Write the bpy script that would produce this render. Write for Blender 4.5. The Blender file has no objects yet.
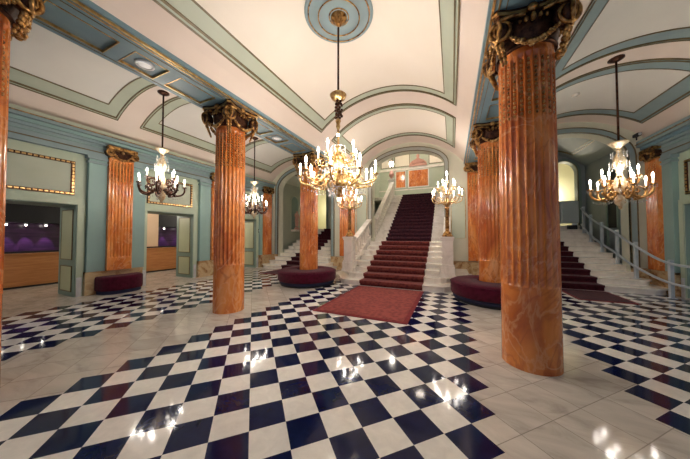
import bpy, bmesh, math, random
from math import pi, sin, cos, radians, sqrt
from mathutils import Vector, Matrix
random.seed(7)
S = bpy.context.scene
COL = S.collection

# ------------------------------------------------------------------ camera, world, exposure
cam_d = bpy.data.cameras.new('camera'); cam = bpy.data.objects.new('camera', cam_d); COL.objects.link(cam)
cam_d.sensor_fit = 'HORIZONTAL'; cam_d.sensor_width = 36.0; cam_d.lens = 36.0*240.1/690.0
cam_d.clip_start = 0.05; cam_d.clip_end = 200
cam.location = (0, 0, 1.6)
cam.rotation_euler = (radians(90+1.5), 0, radians(24.01))
S.camera = cam
S.view_settings.view_transform = 'Standard'; S.view_settings.look = 'None'
S.view_settings.gamma = 1.0; S.view_settings.use_curve_mapping = False
S.view_settings.exposure = 1.38
wd = bpy.data.worlds.new('rear_fill'); S.world = wd; wd.use_nodes = True  # weak cool fill light, added to enter by the open rear
wd.node_tree.nodes['Background'].inputs[0].default_value = (0.62, 0.72, 1.0, 1)
wd.node_tree.nodes['Background'].inputs[1].default_value = 0.14
K_LIGHT = 1.0      # scale on every lamp in the place

CX = -1.76                        # hall axis
XL, XR = CX-2.68, CX+2.68         # colonnades
ROWS = [0.57, 3.77, 7.0]
YE = 10.3                         # end wall
DW = 7.29                         # half width of the hall
YB = -3.6                         # rear left open so the added world fill gets in behind the camera

# ------------------------------------------------------------------ materials
def lin(h):
    h = h.lstrip('#'); c = [int(h[i:i+2], 16)/255 for i in (0, 2, 4)]
    return tuple(((x/12.92) if x <= .04045 else ((x+.055)/1.055)**2.4) for x in c)+(1,)
class NT:
    def __init__(s, name):
        s.m = bpy.data.materials.new(name); s.m.use_nodes = True; s.t = s.m.node_tree
        s.b = s.t.nodes['Principled BSDF']
        s.co = s.t.nodes.new('ShaderNodeTexCoord')
    def n(s, typ, **kw):
        x = s.t.nodes.new(typ)
        for k, v in kw.items():
            if k.startswith('i_'):
                key = k[2:]; key = int(key) if key.isdigit() else key
                x.inputs[key].default_value = v
            else: setattr(x, k, v)
        return x
    def l(s, a, b): s.t.links.new(a, b)
    def math(s, op, a, b=None, c=None):
        x = s.t.nodes.new('ShaderNodeMath'); x.operation = op
        for i, v in enumerate((a, b, c)):
            if v is None: continue
            if isinstance(v, (int, float)): x.inputs[i].default_value = v
            else: s.l(v, x.inputs[i])
        return x.outputs[0]
    def noise(s, scale, detail=4, rough=.55, dist=0, vec=None):
        x = s.n('ShaderNodeTexNoise'); x.inputs['Scale'].default_value = scale
        x.inputs['Detail'].default_value = detail; x.inputs['Roughness'].default_value = rough
        x.inputs['Distortion'].default_value = dist
        s.l(vec if vec is not None else s.co.outputs['Object'], x.inputs['Vector']); return x.outputs['Fac']
    def ramp(s, fac, stops):
        r = s.n('ShaderNodeValToRGB'); e = r.color_ramp.elements
        while len(e) < len(stops): e.new(0.5)
        for i, (p, c) in enumerate(stops):
            e[i].position = p; e[i].color = lin(c) if isinstance(c, str) else c
        s.l(fac, r.inputs[0]); return r.outputs[0]
    def mix(s, f, a, b, typ='MIX'):
        x = s.n('ShaderNodeMix', data_type='RGBA', blend_type=typ)
        for i, v in ((0, f), (6, a), (7, b)):
            if isinstance(v, (int, float)): x.inputs[i].default_value = v
            elif isinstance(v, str): x.inputs[i].default_value = lin(v)
            elif isinstance(v, tuple): x.inputs[i].default_value = v
            else: s.l(v, x.inputs[i])
        return x.outputs[2]
    def bump(s, h, strength=.2, dist=.01):
        x = s.n('ShaderNodeBump'); x.inputs['Strength'].default_value = strength; x.inputs['Distance'].default_value = dist
        s.l(h, x.inputs['Height']); s.l(x.outputs[0], s.b.inputs['Normal'])
    def set(s, rough=.5, metal=0, coat=0, spec=.5):
        s.b.inputs['Roughness'].default_value = rough; s.b.inputs['Metallic'].default_value = metal
        s.b.inputs['Coat Weight'].default_value = coat; s.b.inputs['Coat Roughness'].default_value = .08
        s.b.inputs['Specular IOR Level'].default_value = spec
def paint(name, c1, c2=None, rough=.55, sc=3.0):
    t = NT(name); c2 = c2 or c1
    t.l(t.ramp(t.noise(sc, 3), [(.3, c1), (.7, c2)]), t.b.inputs['Base Color']); t.set(rough)
    t.bump(t.noise(60, 2), .04, .003); return t.m
def metal(name, c1, c2, rough=.3, sc=9, met=.9):
    t = NT(name)
    t.l(t.ramp(t.noise(sc, 4, .6), [(.35, c1), (.65, c2)]), t.b.inputs['Base Color']); t.set(rough, met)
    t.bump(t.noise(45, 3), .25, .01); return t.m
M = {}
M['cream'] = paint('cream_plaster', '#efe4d2', '#f3e9d9', .6, .8)
M['pink'] = paint('pinkish_plaster', '#e4d3c4', '#eadbcd', .6, .8)
M['white_vault'] = paint('white_plaster', '#dcd8ce', '#e4e0d6', .6, .8)
M['sage'] = paint('sage_paint', '#b3bba6', '#bbc2ad', .5, 2)
M['greyblue'] = paint('grey_blue_paint', '#86999b', '#90a3a3', .5, 2)
M['blue'] = paint('soffit_blue_paint', '#6f8c98', '#7a97a1', .45, 2)
M['teal'] = paint('teal_wall_paint', '#87a39f', '#8fada6', .5, 1.5)
M['green'] = paint('pale_green_paint', '#b2bfa8', '#bac7b0', .5, 1.5)
M['jamb'] = paint('jamb_green_paint', '#7c9388', '#859b8f', .5, 1.5)
M['yellowish'] = paint('yellow_plaster', '#e2e0bc', '#e8e6c6', .6, 1)
M['line'] = paint('dark_gilt_line', '#5d5136', '#7a683e', .4, 8)
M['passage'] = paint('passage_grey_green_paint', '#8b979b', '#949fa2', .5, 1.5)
M['jambpanel'] = paint('jamb_panel_paint', '#b4ba98', '#bcc2a0', .5, 1.5)
M['tan'] = paint('tan_wall_paint', '#cdb093', '#d4b89b', .5, 1.5)
M['endwall'] = paint('end_wall_paint', '#d0d0ba', '#d8d6c2', .5, 1.5)
M['archgrey'] = paint('arch_grey_paint', '#a2a59c', '#acaea5', .5, 1.5)
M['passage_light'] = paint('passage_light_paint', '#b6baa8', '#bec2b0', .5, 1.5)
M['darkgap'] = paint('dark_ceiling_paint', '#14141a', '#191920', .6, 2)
M['gold'] = metal('polished_gilt', '#e8c68c', '#b98c50', .3)
M['bronze'] = metal('aged_gilt_bronze', '#5e3a1e', '#dcab68', .32, 14)
M['darkbronze'] = metal('dark_bronze', '#2c1a16', '#5c3a28', .35, 14, .8)
M['brass'] = metal('chandelier_brass', '#dcbc80', '#94683a', .3, 20)
M['palebrass'] = metal('pale_gilt_brass', '#f2e4c6', '#c8a878', .35, 20, .6)
M['steel'] = metal('brushed_steel', '#d9dde0', '#c6cbd0', .35, 4, .5)
M['railmetal'] = metal('grey_rail_metal', '#ccd6dc', '#bcc8d0', .3, 4, .3)
M['liftgrey'] = paint('lift_grey_enamel', '#a9b6b6', '#b0bcbb', .35, 2)
def f_orange():
    t = NT('orange_marble'); obj = t.co.outputs['Object']
    mp = t.n('ShaderNodeMapping'); mp.inputs['Scale'].default_value = (1, 1, .45); t.l(obj, mp.inputs[0])
    oi = t.n('ShaderNodeObjectInfo')
    cmb = t.n('ShaderNodeCombineXYZ'); t.l(t.math('MULTIPLY', oi.outputs['Random'], 20), cmb.inputs[0]); t.l(t.math('MULTIPLY', oi.outputs['Random'], 7), cmb.inputs[2])
    add = t.n('ShaderNodeVectorMath'); t.l(mp.outputs[0], add.inputs[0]); t.l(cmb.outputs[0], add.inputs[1]); v = add.outputs[0]
    n1 = t.noise(2.2, 5, .55, .8, v)
    base = t.ramp(n1, [(.25, '#a8501c'), (.42, '#cc7030'), (.56, '#de8840'), (.78, '#ecae70')])
    n2 = t.noise(1.6, 5, .55, 1.6, v)
    vein = t.math('SUBTRACT', 1.0, t.math('MULTIPLY', t.math('ABSOLUTE', t.math('SUBTRACT', n2, .5)), 26)); vein = t.math('MAXIMUM', vein, 0)
    c = t.mix(t.math('MULTIPLY', vein, .45), base, '#a04824')
    n3 = t.noise(2.1, 5, .55, 1.6, v)
    v2 = t.math('MAXIMUM', t.math('SUBTRACT', 1.0, t.math('MULTIPLY', t.math('ABSOLUTE', t.math('SUBTRACT', n3, .46)), 34)), 0)
    c = t.mix(t.math('MULTIPLY', v2, .4), c, '#ecb884')
    t.l(c, t.b.inputs['Base Color']); t.set(.24, 0, .5); return t.m
M['orange'] = f_orange()
def f_plinth():
    t = NT('brown_cream_marble')
    n1 = t.noise(2.2, 7, .65, 1.6)
    c = t.ramp(n1, [(.3, '#6e4a30'), (.42, '#b08a5e'), (.55, '#cdb48c'), (.7, '#b98f5c'), (.8, '#8a6a4c')])
    t.l(c, t.b.inputs['Base Color']); t.set(.25, 0, .3); return t.m
M['plinth'] = f_plinth()
def f_white():
    t = NT('white_marble')
    n1 = t.noise(2.0, 7, .6, 1.4)
    c = t.ramp(n1, [(.3, '#d8d0c4'), (.5, '#eee7dc'), (.7, '#f4eee5')])
    t.l(c, t.b.inputs['Base Color']); t.set(.25, 0, .2); return t.m
M['marble'] = f_white()
def f_floor():
    t = NT('floor_marble'); obj = t.co.outputs['Object']
    sep = t.n('ShaderNodeSeparateXYZ'); t.l(obj, sep.inputs[0]); X, Y = sep.outputs[0], sep.outputs[1]
    T = .29477/sqrt(2)
    def field(x0, y0, dmin, dmax, ymin, ymax):
        xs = t.math('SUBTRACT', X, x0); ys = t.math('SUBTRACT', Y, y0)
        a = t.math('DIVIDE', t.math('ADD', xs, ys), 2*T); b = t.math('DIVIDE', t.math('SUBTRACT', ys, xs), 2*T)
        fa, fb = t.math('FLOOR', a), t.math('FLOOR', b)
        d = t.math('SUBTRACT', fa, fb); sm = t.math('ADD', fa, fb)
        par = t.math('PINGPONG', sm, 1.0)
        even = t.math('LESS_THAN', par, .5)
        inr = t.math('MULTIPLY', t.math('GREATER_THAN', d, dmin-.5), t.math('LESS_THAN', d, dmax+.5))
        yy = t.math('ADD', t.math('MULTIPLY', sm, T), y0)
        inr = t.math('MULTIPLY', inr, t.math('MULTIPLY', t.math('GREATER_THAN', yy, ymin), t.math('LESS_THAN', yy, ymax)))
        # joint distance
        ja = t.math('PINGPONG', a, .5); jb = t.math('PINGPONG', b, .5)
        return t.math('MULTIPLY', even, inr), inr, t.math('MINIMUM', ja, jb), a, b
    b1, i1, j1, a, b = field(-1.534, 1.513, -10, 8, -9, 8.6)
    b2, i2, j2, _, _ = field(-1.707, 1.703, -30, -18, -9, 8.9)
    b3, i3, j3, _, _ = field(-1.526, 1.593, 16, 32, -9, 9.6)
    black = t.math('MAXIMUM', b1, t.math('MAXIMUM', b2, b3)); inr = t.math('MAXIMUM', i1, t.math('MAXIMUM', i2, i3))
    # white marble, one tone per slab
    fl = t.n('ShaderNodeCombineXYZ'); t.l(t.math('FLOOR', t.math('MULTIPLY', a, .72)), fl.inputs[0]); t.l(t.math('FLOOR', t.math('MULTIPLY', b, .72)), fl.inputs[1])
    wn = t.n('ShaderNodeTexWhiteNoise', noise_dimensions='3D'); t.l(fl.outputs[0], wn.inputs['Vector'])
    off = t.n('ShaderNodeVectorMath', operation='ADD'); t.l(obj, off.inputs[0])
    sc = t.n('ShaderNodeVectorMath', operation='SCALE'); t.l(wn.outputs['Color'], sc.inputs[0]); sc.inputs['Scale'].default_value = 9.0
    t.l(sc.outputs[0], off.inputs[1])
    mp = t.n('ShaderNodeMapping'); mp.inputs['Scale'].default_value = (1, 2.6, 1); mp.inputs['Rotation'].default_value = (0, 0, .6); t.l(off.outputs[0], mp.inputs[0])
    n = t.noise(1.6, 7, .62, 1.0, mp.outputs[0])
    white = t.ramp(n, [(.28, '#a39a90'), (.45, '#c2b9ad'), (.62, '#cfc6ba'), (.8, '#d9cfc2')])
    white = t.mix(t.math('MULTIPLY', wn.outputs['Value'], .3), white, '#8f8880')
    fn = t.noise(9, 5, .6, .8)
    fwhite = t.ramp(fn, [(.3, '#dad4ca'), (.7, '#eae4da')])
    c = t.mix(inr, white, fwhite)
    jo = t.math('MULTIPLY', t.math('LESS_THAN', t.math('MINIMUM', t.math('PINGPONG', t.math('MULTIPLY', a, .72), .5), t.math('PINGPONG', t.math('MULTIPLY', b, .72), .5)), .009), t.math('SUBTRACT', 1.0, inr))
    c = t.mix(t.math('MULTIPLY', jo, .55), c, '#5f5750')
    blk = t.ramp(t.noise(7, 6, .6, 1), [(.35, '#081036'), (.7, '#0e1844')])
    c = t.mix(black, c, blk)
    t.l(c, t.b.inputs['Base Color']); t.set(.14, 0, 0, .25)
    r = t.ramp(t.noise(3, 4), [(.3, (.05,)*3+(1,)), (.8, (.11,)*3+(1,))]); t.l(r, t.b.inputs['Roughness'])
    t.bump(t.noise(2.5, 2), .03, .02)
    return t.m
M['floor'] = f_floor()
def f_carpet(name, c1, c2, border=None, x0=0, x1=0):
    t = NT(name); obj = t.co.outputs['Object']
    v = t.n('ShaderNodeTexVoronoi'); v.inputs['Scale'].default_value = 11; t.l(obj, v.inputs['Vector'])
    n = t.noise(120, 2)
    f = t.math('ADD', t.math('MULTIPLY', v.outputs['Distance'], .9), t.math('MULTIPLY', n, .25))
    c = t.ramp(f, [(.25, c1), (.75, c2)])
    t.l(c, t.b.inputs['Base Color']); t.set(.95, 0, 0, .15)
    t.b.inputs['Sheen Weight'].default_value = .08
    t.bump(t.noise(220, 2), .5, .004); return t.m
M['carpet'] = f_carpet('red_brown_carpet', '#6e2a2a', '#90443c')
M['carpet_edge'] = f_carpet('dark_red_carpet_border', '#6a1c22', '#7a2428')
M['stair_carpet'] = f_carpet('stair_carpet', '#582628', '#7a3c36')
M['upper_carpet'] = f_carpet('darker_upper_carpet', '#301a28', '#4c2830')  # upper flight runner, coloured darker and more purple than the lower one
M['side_carpet'] = f_carpet('dark_burgundy_carpet', '#34101a', '#451822')
M['velvet'] = f_carpet('burgundy_velvet', '#400a1d', '#500f26')
M['navyband'] = paint('navy_fabric', '#161a38', '#1b2042', .8)
def f_wood():
    t = NT('counter_wood'); mp = t.n('ShaderNodeMapping'); mp.inputs['Scale'].default_value = (1, .6, 8); t.l(t.co.outputs['Object'], mp.inputs[0])
    c = t.ramp(t.noise(3, 6, .6, .5, mp.outputs[0]), [(.3, '#a2683c'), (.7, '#c08452')])
    t.l(c, t.b.inputs['Base Color']); t.set(.35); return t.m
M['wood'] = f_wood()
def f_purple():
    t = NT('purple_glass_wall'); mp = t.n('ShaderNodeMapping'); mp.inputs['Scale'].default_value = (1, 1, 12); t.l(t.co.outputs['Object'], mp.inputs[0])
    c = t.ramp(t.noise(2, 3, .5, 0, mp.outputs[0]), [(.3, '#2a1838'), (.7, '#4a2850')])
    t.l(c, t.b.inputs['Base Color']); t.set(.3); return t.m
M['purple'] = f_purple()
def emis(name, c, k, sample=False):
    t = NT(name); t.b.inputs['Base Color'].default_value = lin(c)
    t.b.inputs['Emission Color'].default_value = lin(c); t.b.inputs['Emission Strength'].default_value = k
    if not sample: t.m.cycles.emission_sampling = 'NONE'
    return t.m
M['bulb'] = emis('warm_lit_bulb', '#fff2dc', 16)
M['downlight'] = emis('lit_spot', '#fff6e8', 8)
M['lens'] = emis('dim_lamp_lens', '#f2f0ea', .12)
M['candle'] = emis('lit_candle_tube', '#fff1d8', 1.4)
def f_crystal():
    t = NT('crystal_glass'); t.b.inputs['Base Color'].default_value = (.95, .93, .9, 1); t.set(.05, 0, 0, .9)
    t.b.inputs['Transmission Weight'].default_value = .6; t.b.inputs['IOR'].default_value = 1.5
    return t.m
M['crystal'] = f_crystal()
M['mirror'] = metal('mirror_glass', '#d8dcd6', '#d8dcd6', .04, 1, 1)
M['pinkstone'] = paint('pink_stone', '#c08a7a', '#cc9a8a', .5, 6)

# ------------------------------------------------------------------ mesh helpers
class MB:
    def __init__(s): s.bm = bmesh.new(); s.mats = []
    def mi(s, m):
        if m is None: return 0
        if m not in s.mats: s.mats.append(m)
        return s.mats.index(m)
    def box(s, x0, x1, y0, y1, z0, z1, m=None, bev=0):
        if x0 > x1: x0, x1 = x1, x0
        if y0 > y1: y0, y1 = y1, y0
        vs = [s.bm.verts.new((x, y, z)) for z in (z0, z1) for y in (y0, y1) for x in (x0, x1)]
        k = s.mi(m); fs = []
        for q in ((0, 2, 3, 1), (4, 5, 7, 6), (0, 1, 5, 4), (2, 6, 7, 3), (0, 4, 6, 2), (1, 3, 7, 5)):
            f = s.bm.faces.new([vs[i] for i in q]); f.material_index = k; fs.append(f)
        if bev:
            es = list({e for f in fs for e in f.edges})
            r = bmesh.ops.bevel(s.bm, geom=es, offset=bev, segments=2, affect='EDGES', profile=.6)
            for f in r['faces']: f.material_index = k
        return s
    def prism(s, poly, a0, a1, axis='z', m=None, smooth=False):
        # poly: 2-D outline; axis z -> (x,y), axis y -> (x,z), axis x -> (y,z)
        def P(p, a):
            return {'z': (p[0], p[1], a), 'y': (p[0], a, p[1]), 'x': (a, p[0], p[1])}[axis]
        A = [s.bm.verts.new(P(p, a0)) for p in poly]; B = [s.bm.verts.new(P(p, a1)) for p in poly]
        k = s.mi(m); n = len(poly); fs = []
        fs.append(s.bm.faces.new(A[::-1])); fs.append(s.bm.faces.new(B))
        for i in range(n):
            f = s.bm.faces.new((A[i], A[(i+1) % n], B[(i+1) % n], B[i])); f.smooth = smooth; fs.append(f)
        for f in fs: f.material_index = k
        bmesh.ops.recalc_face_normals(s.bm, faces=fs); return s
    def strip(s, secs, m=None, closed=False, smooth=True, cap=True):
        # secs: list of rings (each a list of 3-D points)
        k = s.mi(m); R = [[s.bm.verts.new(p) for p in r] for r in secs]; n = len(secs[0]); fs = []
        for a in range(len(R)-(0 if closed else 1)):
            A, B = R[a], R[(a+1) % len(R)]
            for i in range(n):
                f = s.bm.faces.new((A[i], A[(i+1) % n], B[(i+1) % n], B[i])); f.smooth = smooth; f.material_index = k; fs.append(f)
        if cap and not closed:
            for r in (R[0][::-1], R[-1]):
                f = s.bm.faces.new(r); f.material_index = k; fs.append(f)
        bmesh.ops.recalc_face_normals(s.bm, faces=fs); return s
    def lathe(s, prof, c=(0, 0, 0), seg=24, m=None, fn=None):
        secs = []
        for r, z in prof:
            secs.append([(c[0]+(max(r, .0005)*(fn(i/seg, z) if fn else 1))*cos(2*pi*i/seg), c[1]+(max(r, .0005)*(fn(i/seg, z) if fn else 1))*sin(2*pi*i/seg), c[2]+z) for i in range(seg)])
        return s.strip(secs, m)
    def tube(s, pts, r, m=None, seg=8, closed=False):
        pts = [Vector(p) for p in pts]; n = len(pts); secs = []
        prev = None
        for i, p in enumerate(pts):
            if closed: t = pts[(i+1) % n]-pts[i-1]
            else: t = pts[min(i+1, n-1)]-pts[max(i-1, 0)]
            t = t.normalized() if t.length > 1e-9 else Vector((0, 0, 1))
            if prev is None:
                u = t.cross(Vector((0, 0, 1)))
                if u.length < .05: u = t.cross(Vector((0, 1, 0)))
            else: u = prev-t*prev.dot(t)
            u.normalize(); prev = u; w = t.cross(u)
            rr = r[i] if isinstance(r, (list, tuple)) else r
            secs.append([tuple(p+(u*cos(2*pi*k/seg)+w*sin(2*pi*k/seg))*rr) for k in range(seg)])
        return s.strip(secs, m, closed)
    def ball(s, c, r, m=None, seg=8, rings=5, sc=(1, 1, 1)):
        k = s.mi(m); fs = []
        top = s.bm.verts.new((c[0], c[1], c[2]+r*sc[2])); bot = s.bm.verts.new((c[0], c[1], c[2]-r*sc[2]))
        R = []
        for j in range(1, rings):
            a = pi*j/rings
            R.append([s.bm.verts.new((c[0]+r*sc[0]*sin(a)*cos(2*pi*i/seg), c[1]+r*sc[1]*sin(a)*sin(2*pi*i/seg), c[2]+r*sc[2]*cos(a))) for i in range(seg)])
        for i in range(seg):
            fs.append(s.bm.faces.new((top, R[0][i], R[0][(i+1) % seg]))); fs.append(s.bm.faces.new((bot, R[-1][(i+1) % seg], R[-1][i])))
        for j in range(len(R)-1):
            for i in range(seg): fs.append(s.bm.faces.new((R[j][i], R[j+1][i], R[j+1][(i+1) % seg], R[j][(i+1) % seg])))
        for f in fs: f.smooth = True; f.material_index = k
        return s
    def xf(s, mat): bmesh.ops.transform(s.bm, matrix=mat, verts=s.bm.verts); return s
    def build(s, name, m=None, parent=None, loc=None, rz=0):
        me = bpy.data.meshes.new(name); s.bm.to_mesh(me); s.bm.free()
        ms = s.mats or [m]
        for x in ms: me.materials.append(x if x is not None else m)
        o = bpy.data.objects.new(name, me); COL.objects.link(o)
        if parent: o.parent = parent
        if loc: o.location = loc
        if rz: o.rotation_euler = (0, 0, rz)
        return o
def tag(o, label=None, cat=None, group=None, kind=None):
    if label: o['label'] = label
    if cat: o['category'] = cat
    if group: o['group'] = group
    if kind: o['kind'] = kind
    return o
def thing(name, label, cat, loc=(0, 0, 0), rz=0, group=None):
    o = bpy.data.objects.new(name, None); o.empty_display_size = .1; COL.objects.link(o); o.location = loc; o.rotation_euler = (0, 0, rz)
    return tag(o, label, cat, group)
def copy_tree(o, parent=None):
    c = o.copy(); COL.objects.link(c)
    if parent is not None: c.parent = parent
    for ch in list(o.children): copy_tree(ch, c)
    return c
def struct(mb, name, m=None): return tag(mb.build(name, m), kind='structure')
def lamp(parent, loc, power, color=(1, .93, .87), r=.06):
    d = bpy.data.lights.new('lamp_light', 'POINT'); d.energy = power*K_LIGHT; d.color = color; d.shadow_soft_size = r
    o = bpy.data.objects.new('lamp_light', d); COL.objects.link(o); o.location = loc
    if parent: o.parent = parent
    return o
def mx(s, d): return CX+s*d        # x at distance d from the hall axis, on side s

# ------------------------------------------------------------------ floor
struct(MB().box(-13, 6.6, YB, 19, -.12, 0), 'floor', M['floor'])

# ------------------------------------------------------------------ vaulted ceilings
def arc_z(dx, half, zs, za):
    R = (half**2+(za-zs)**2)/(2*(za-zs)); return za-R+sqrt(max(R*R-dx*dx, 0))
def arc_patch(mb, cx, half, zs, za, d0, d1, y0, y1, off, th, m, n=24):
    """a strip of vault between dx=d0..d1 and y0..y1, hung `off` below the vault surface"""
    secs = []
    n = max(2, int(n*abs(d1-d0)/(2*half))+1)
    for i in range(n+1):
        d = d0+(d1-d0)*i/n; z = arc_z(d, half, zs, za)
        secs.append([(cx+d, y0, z-off), (cx+d, y1, z-off), (cx+d, y1, z-off+th), (cx+d, y0, z-off+th)])
    mb.strip(secs, m, smooth=False)
def frame_on_vault(mb, cx, half, zs, za, dx, y0, y1, w, off, m):
    arc_patch(mb, cx, half, zs, za, -dx, dx, y0, y0+w, off, off+.01, m)
    arc_patch(mb, cx, half, zs, za, -dx, dx, y1-w, y1, off, off+.01, m)
    for s in (-1, 1):
        e = [s*dx, s*(dx-w)]; arc_patch(mb, cx, half, zs, za, min(e), max(e), y0+w, y1-w, off, off+.01, m)
def vault(name, cx, half, zs, za, y0, y1, panels, mo, mi_, band, bw, gap=.0):
    mb = MB(); arc_patch(mb, cx, half, zs, za, -half, half, y0, y1, 0, .12, mo, 40); struct(mb, name)
    k = 0
    for dx, p0, p1 in panels:
        mb = MB()
        arc_patch(mb, cx, half, zs, za, -dx+bw*.9, dx-bw*.9, p0+bw*.9, p1-bw*.9, .004, .02, mi_, 40)
        frame_on_vault(mb, cx, half, zs, za, dx-.05, p0+.05, p1-.05, bw-.05, .012, band)
        frame_on_vault(mb, cx, half, zs, za, dx, p0, p1, .018, .028, M['line'])
        frame_on_vault(mb, cx, half, zs, za, dx-.05, p0+.05, p1-.05, .022, .034, M['line'])
        frame_on_vault(mb, cx, half, zs, za, dx-.018, p0+.018, p1-.018, .032, .018, band)
        frame_on_vault(mb, cx, half, zs, za, dx-bw+.015, p0+bw-.015, p1-bw+.015, .018, .02, M['line'])
        struct(mb, 'trim_1')
ZS, ZA = 4.38, 5.55
vault('ceiling', CX, 2.25, ZS, ZA, YB, YE, [(1.89, 1.1, 6.40), (1.89, 7.08, 9.5), (1.89, YB+.2, .4)], M['pink'], M['cream'], M['sage'], .27)
AX = [CX-5.19, CX+5.19]           # aisle centre lines
for s, ax in zip((-1, 1), AX):
    vault('ceiling', ax, 2.09, 4.42, 5.4, YB, YE, [(1.62, YB+.2, .30), (1.62, .82, 3.5), (1.62, 4.02, 6.70), (1.62, 7.22, 9.75)], M['pink'], M['white_vault'], M['sage'] if s < 0 else M['greyblue'], .34)

# ------------------------------------------------------------------ longitudinal beams over the colonnades
for s in (-1, 1):
    bm = MB(); xi, xo = mx(s, 2.25), mx(s, 3.12); zb = 4.35
    def bx(d0, d1, y0, y1, z0, z1, m): bm.box(mx(s, d0), mx(s, d1), y0, y1, z0, z1, m)
    bx(2.25, 3.12, YB, YE, zb+.03, 4.75, M['blue'])
    # soffit grid round the sunken panels
    bx(2.25, 2.52, YB, YE, zb, zb+.03, M['blue']); bx(3.0, 3.12, YB, YE, zb, zb+.03, M['blue'])
    ys = [-2.63]+ROWS+[YE]
    for a, b in zip(ys[:-1], ys[1:]):
        mid = (a+b)/2; hb = .45
        for y0, y1 in ((a-.45 if a > YB+.5 else YB, a+.5), (mid-.42, mid-.24), (mid+.24, mid+.42), (b-.5, b-.45)):
            bx(2.52, 3.0, max(y0, YB), min(y1, YE), zb, zb+.03, M['blue'])
        for y0, y1 in ((a+.5, mid-.42), (mid-.24, mid+.24), (mid+.42, b-.5)):
            for e0, e1, f0, f1 in ((2.52, 2.53, y0, y1), (2.99, 3.0, y0, y1), (2.53, 2.99, y0, y0+.01), (2.53, 2.99, y1-.01, y1)):
                bx(e0, e1, f0, f1, zb-.008, zb+.03, M['gold'])
    # edge mouldings
    bx(2.235, 2.26, YB, YE, zb-.012, zb+.05, M['gold']); bx(2.30, 2.318, YB, YE, zb-.010, zb, M['gold']); bx(2.20, 2.235, YB, YE, zb+.02, zb+.09, M['blue'])
    bx(2.385, 2.395, YB, YE, zb-.006, zb, M['line'])
    bx(3.12, 3.145, YB, YE, zb+.0, zb+.07, M['blue']); bx(3.05, 3.06, YB, YE, zb-.006, zb, M['line'])
    struct(bm, 'trim_2')
    for a, b, w in ((0.57, 3.77, 'nearest the camera'), (3.77, 7.0, 'in the middle bay'), (7.0, YE, 'in the far bay')):
        side = 'left' if s < 0 else 'right'
        t = thing('recessed_ceiling_lamp', f'round recessed spot lamp in the soffit of the {side} colonnade beam, {w}', 'ceiling lamp', (mx(s, 2.76), (a+b)/2, zb+.03))
        MB().lathe([(.13, 0), (.13, -.02), (.10, -.03), (.095, -.012), (.0, -.012)], seg=20).build('lamp_ring', M['steel'], t)
        MB().lathe([(.09, -.013), (.08, -.02), (0, -.024)], seg=20).build('lens', M['lens'], t)

# ------------------------------------------------------------------ ceiling rose
t = thing('ceiling_rose', 'round blue grey plaster rose with gilt rings at the top of the central vault', 'ceiling ornament', (CX-.02, 3.73, 5.50))
MB().lathe([(.60, 0), (.60, -.03), (.57, -.05), (.55, -.035), (.50, -.04), (.40, -.045), (.38, -.07), (.34, -.07), (.33, -.045), (.18, -.05), (.12, -.07), (0, -.07)], seg=48).build('rose_disc', M['greyblue'], t)
for r, z in ((.535, -.045), (.36, -.078), (.17, -.055)):
    MB().tube([(r*cos(a*pi/24), r*sin(a*pi/24), z) for a in range(48)], .011, closed=True, seg=6).build('gilt_ring', M['bronze'], t)
MB().lathe([(.15, -.04), (.14, -.1), (.10, -.13), (.06, -.16), (.04, -.2), (0, -.2)], seg=24).build('boss', M['bronze'], t)

# ------------------------------------------------------------------ columns
def shaft_mesh():
    mb = MB(); NF, SU = 24, 8; prof = []
    zs = [0, .015, .9, .96, .985, 1.0, 1.02, 1.06, 1.5, 2.2, 3.0, 3.76, 3.79, 3.81, 3.83, 3.92]
    secs = []
    for z in zs:
        r0 = .308-.014*(z/3.9)**1.4
        if z < .9: r0 += .003
        d = 0
        if z >= 1.0: d = {1.0: .010, 1.02: .018}.get(z, .026)
        if z >= 3.79: d = {3.79: .02, 3.81: .01}.get(z, 0)
        ring = []
        for i in range(NF*SU):
            u = (i % SU)/SU
            q = 0 if u < .2 or u > .99 else sin(pi*(u-.15)/.85)**.6
            ring.append(((r0-d*q)*cos(2*pi*i/(NF*SU)), (r0-d*q)*sin(2*pi*i/(NF*SU)), z))
        secs.append(ring)
    mb.strip(secs, smooth=False); return mb
def beads_mesh():
    mb = MB(); NF = 24
    for i in range(NF):
        a = 2*pi*(i+.575)/NF
        for k in range(13):
            z = 3.08+k*.055; r = .284-.0008*k
            mb.ball((r*cos(a), r*sin(a), z), .016, seg=6, rings=4, sc=(1, 1, 1.35))
    return mb
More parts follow.
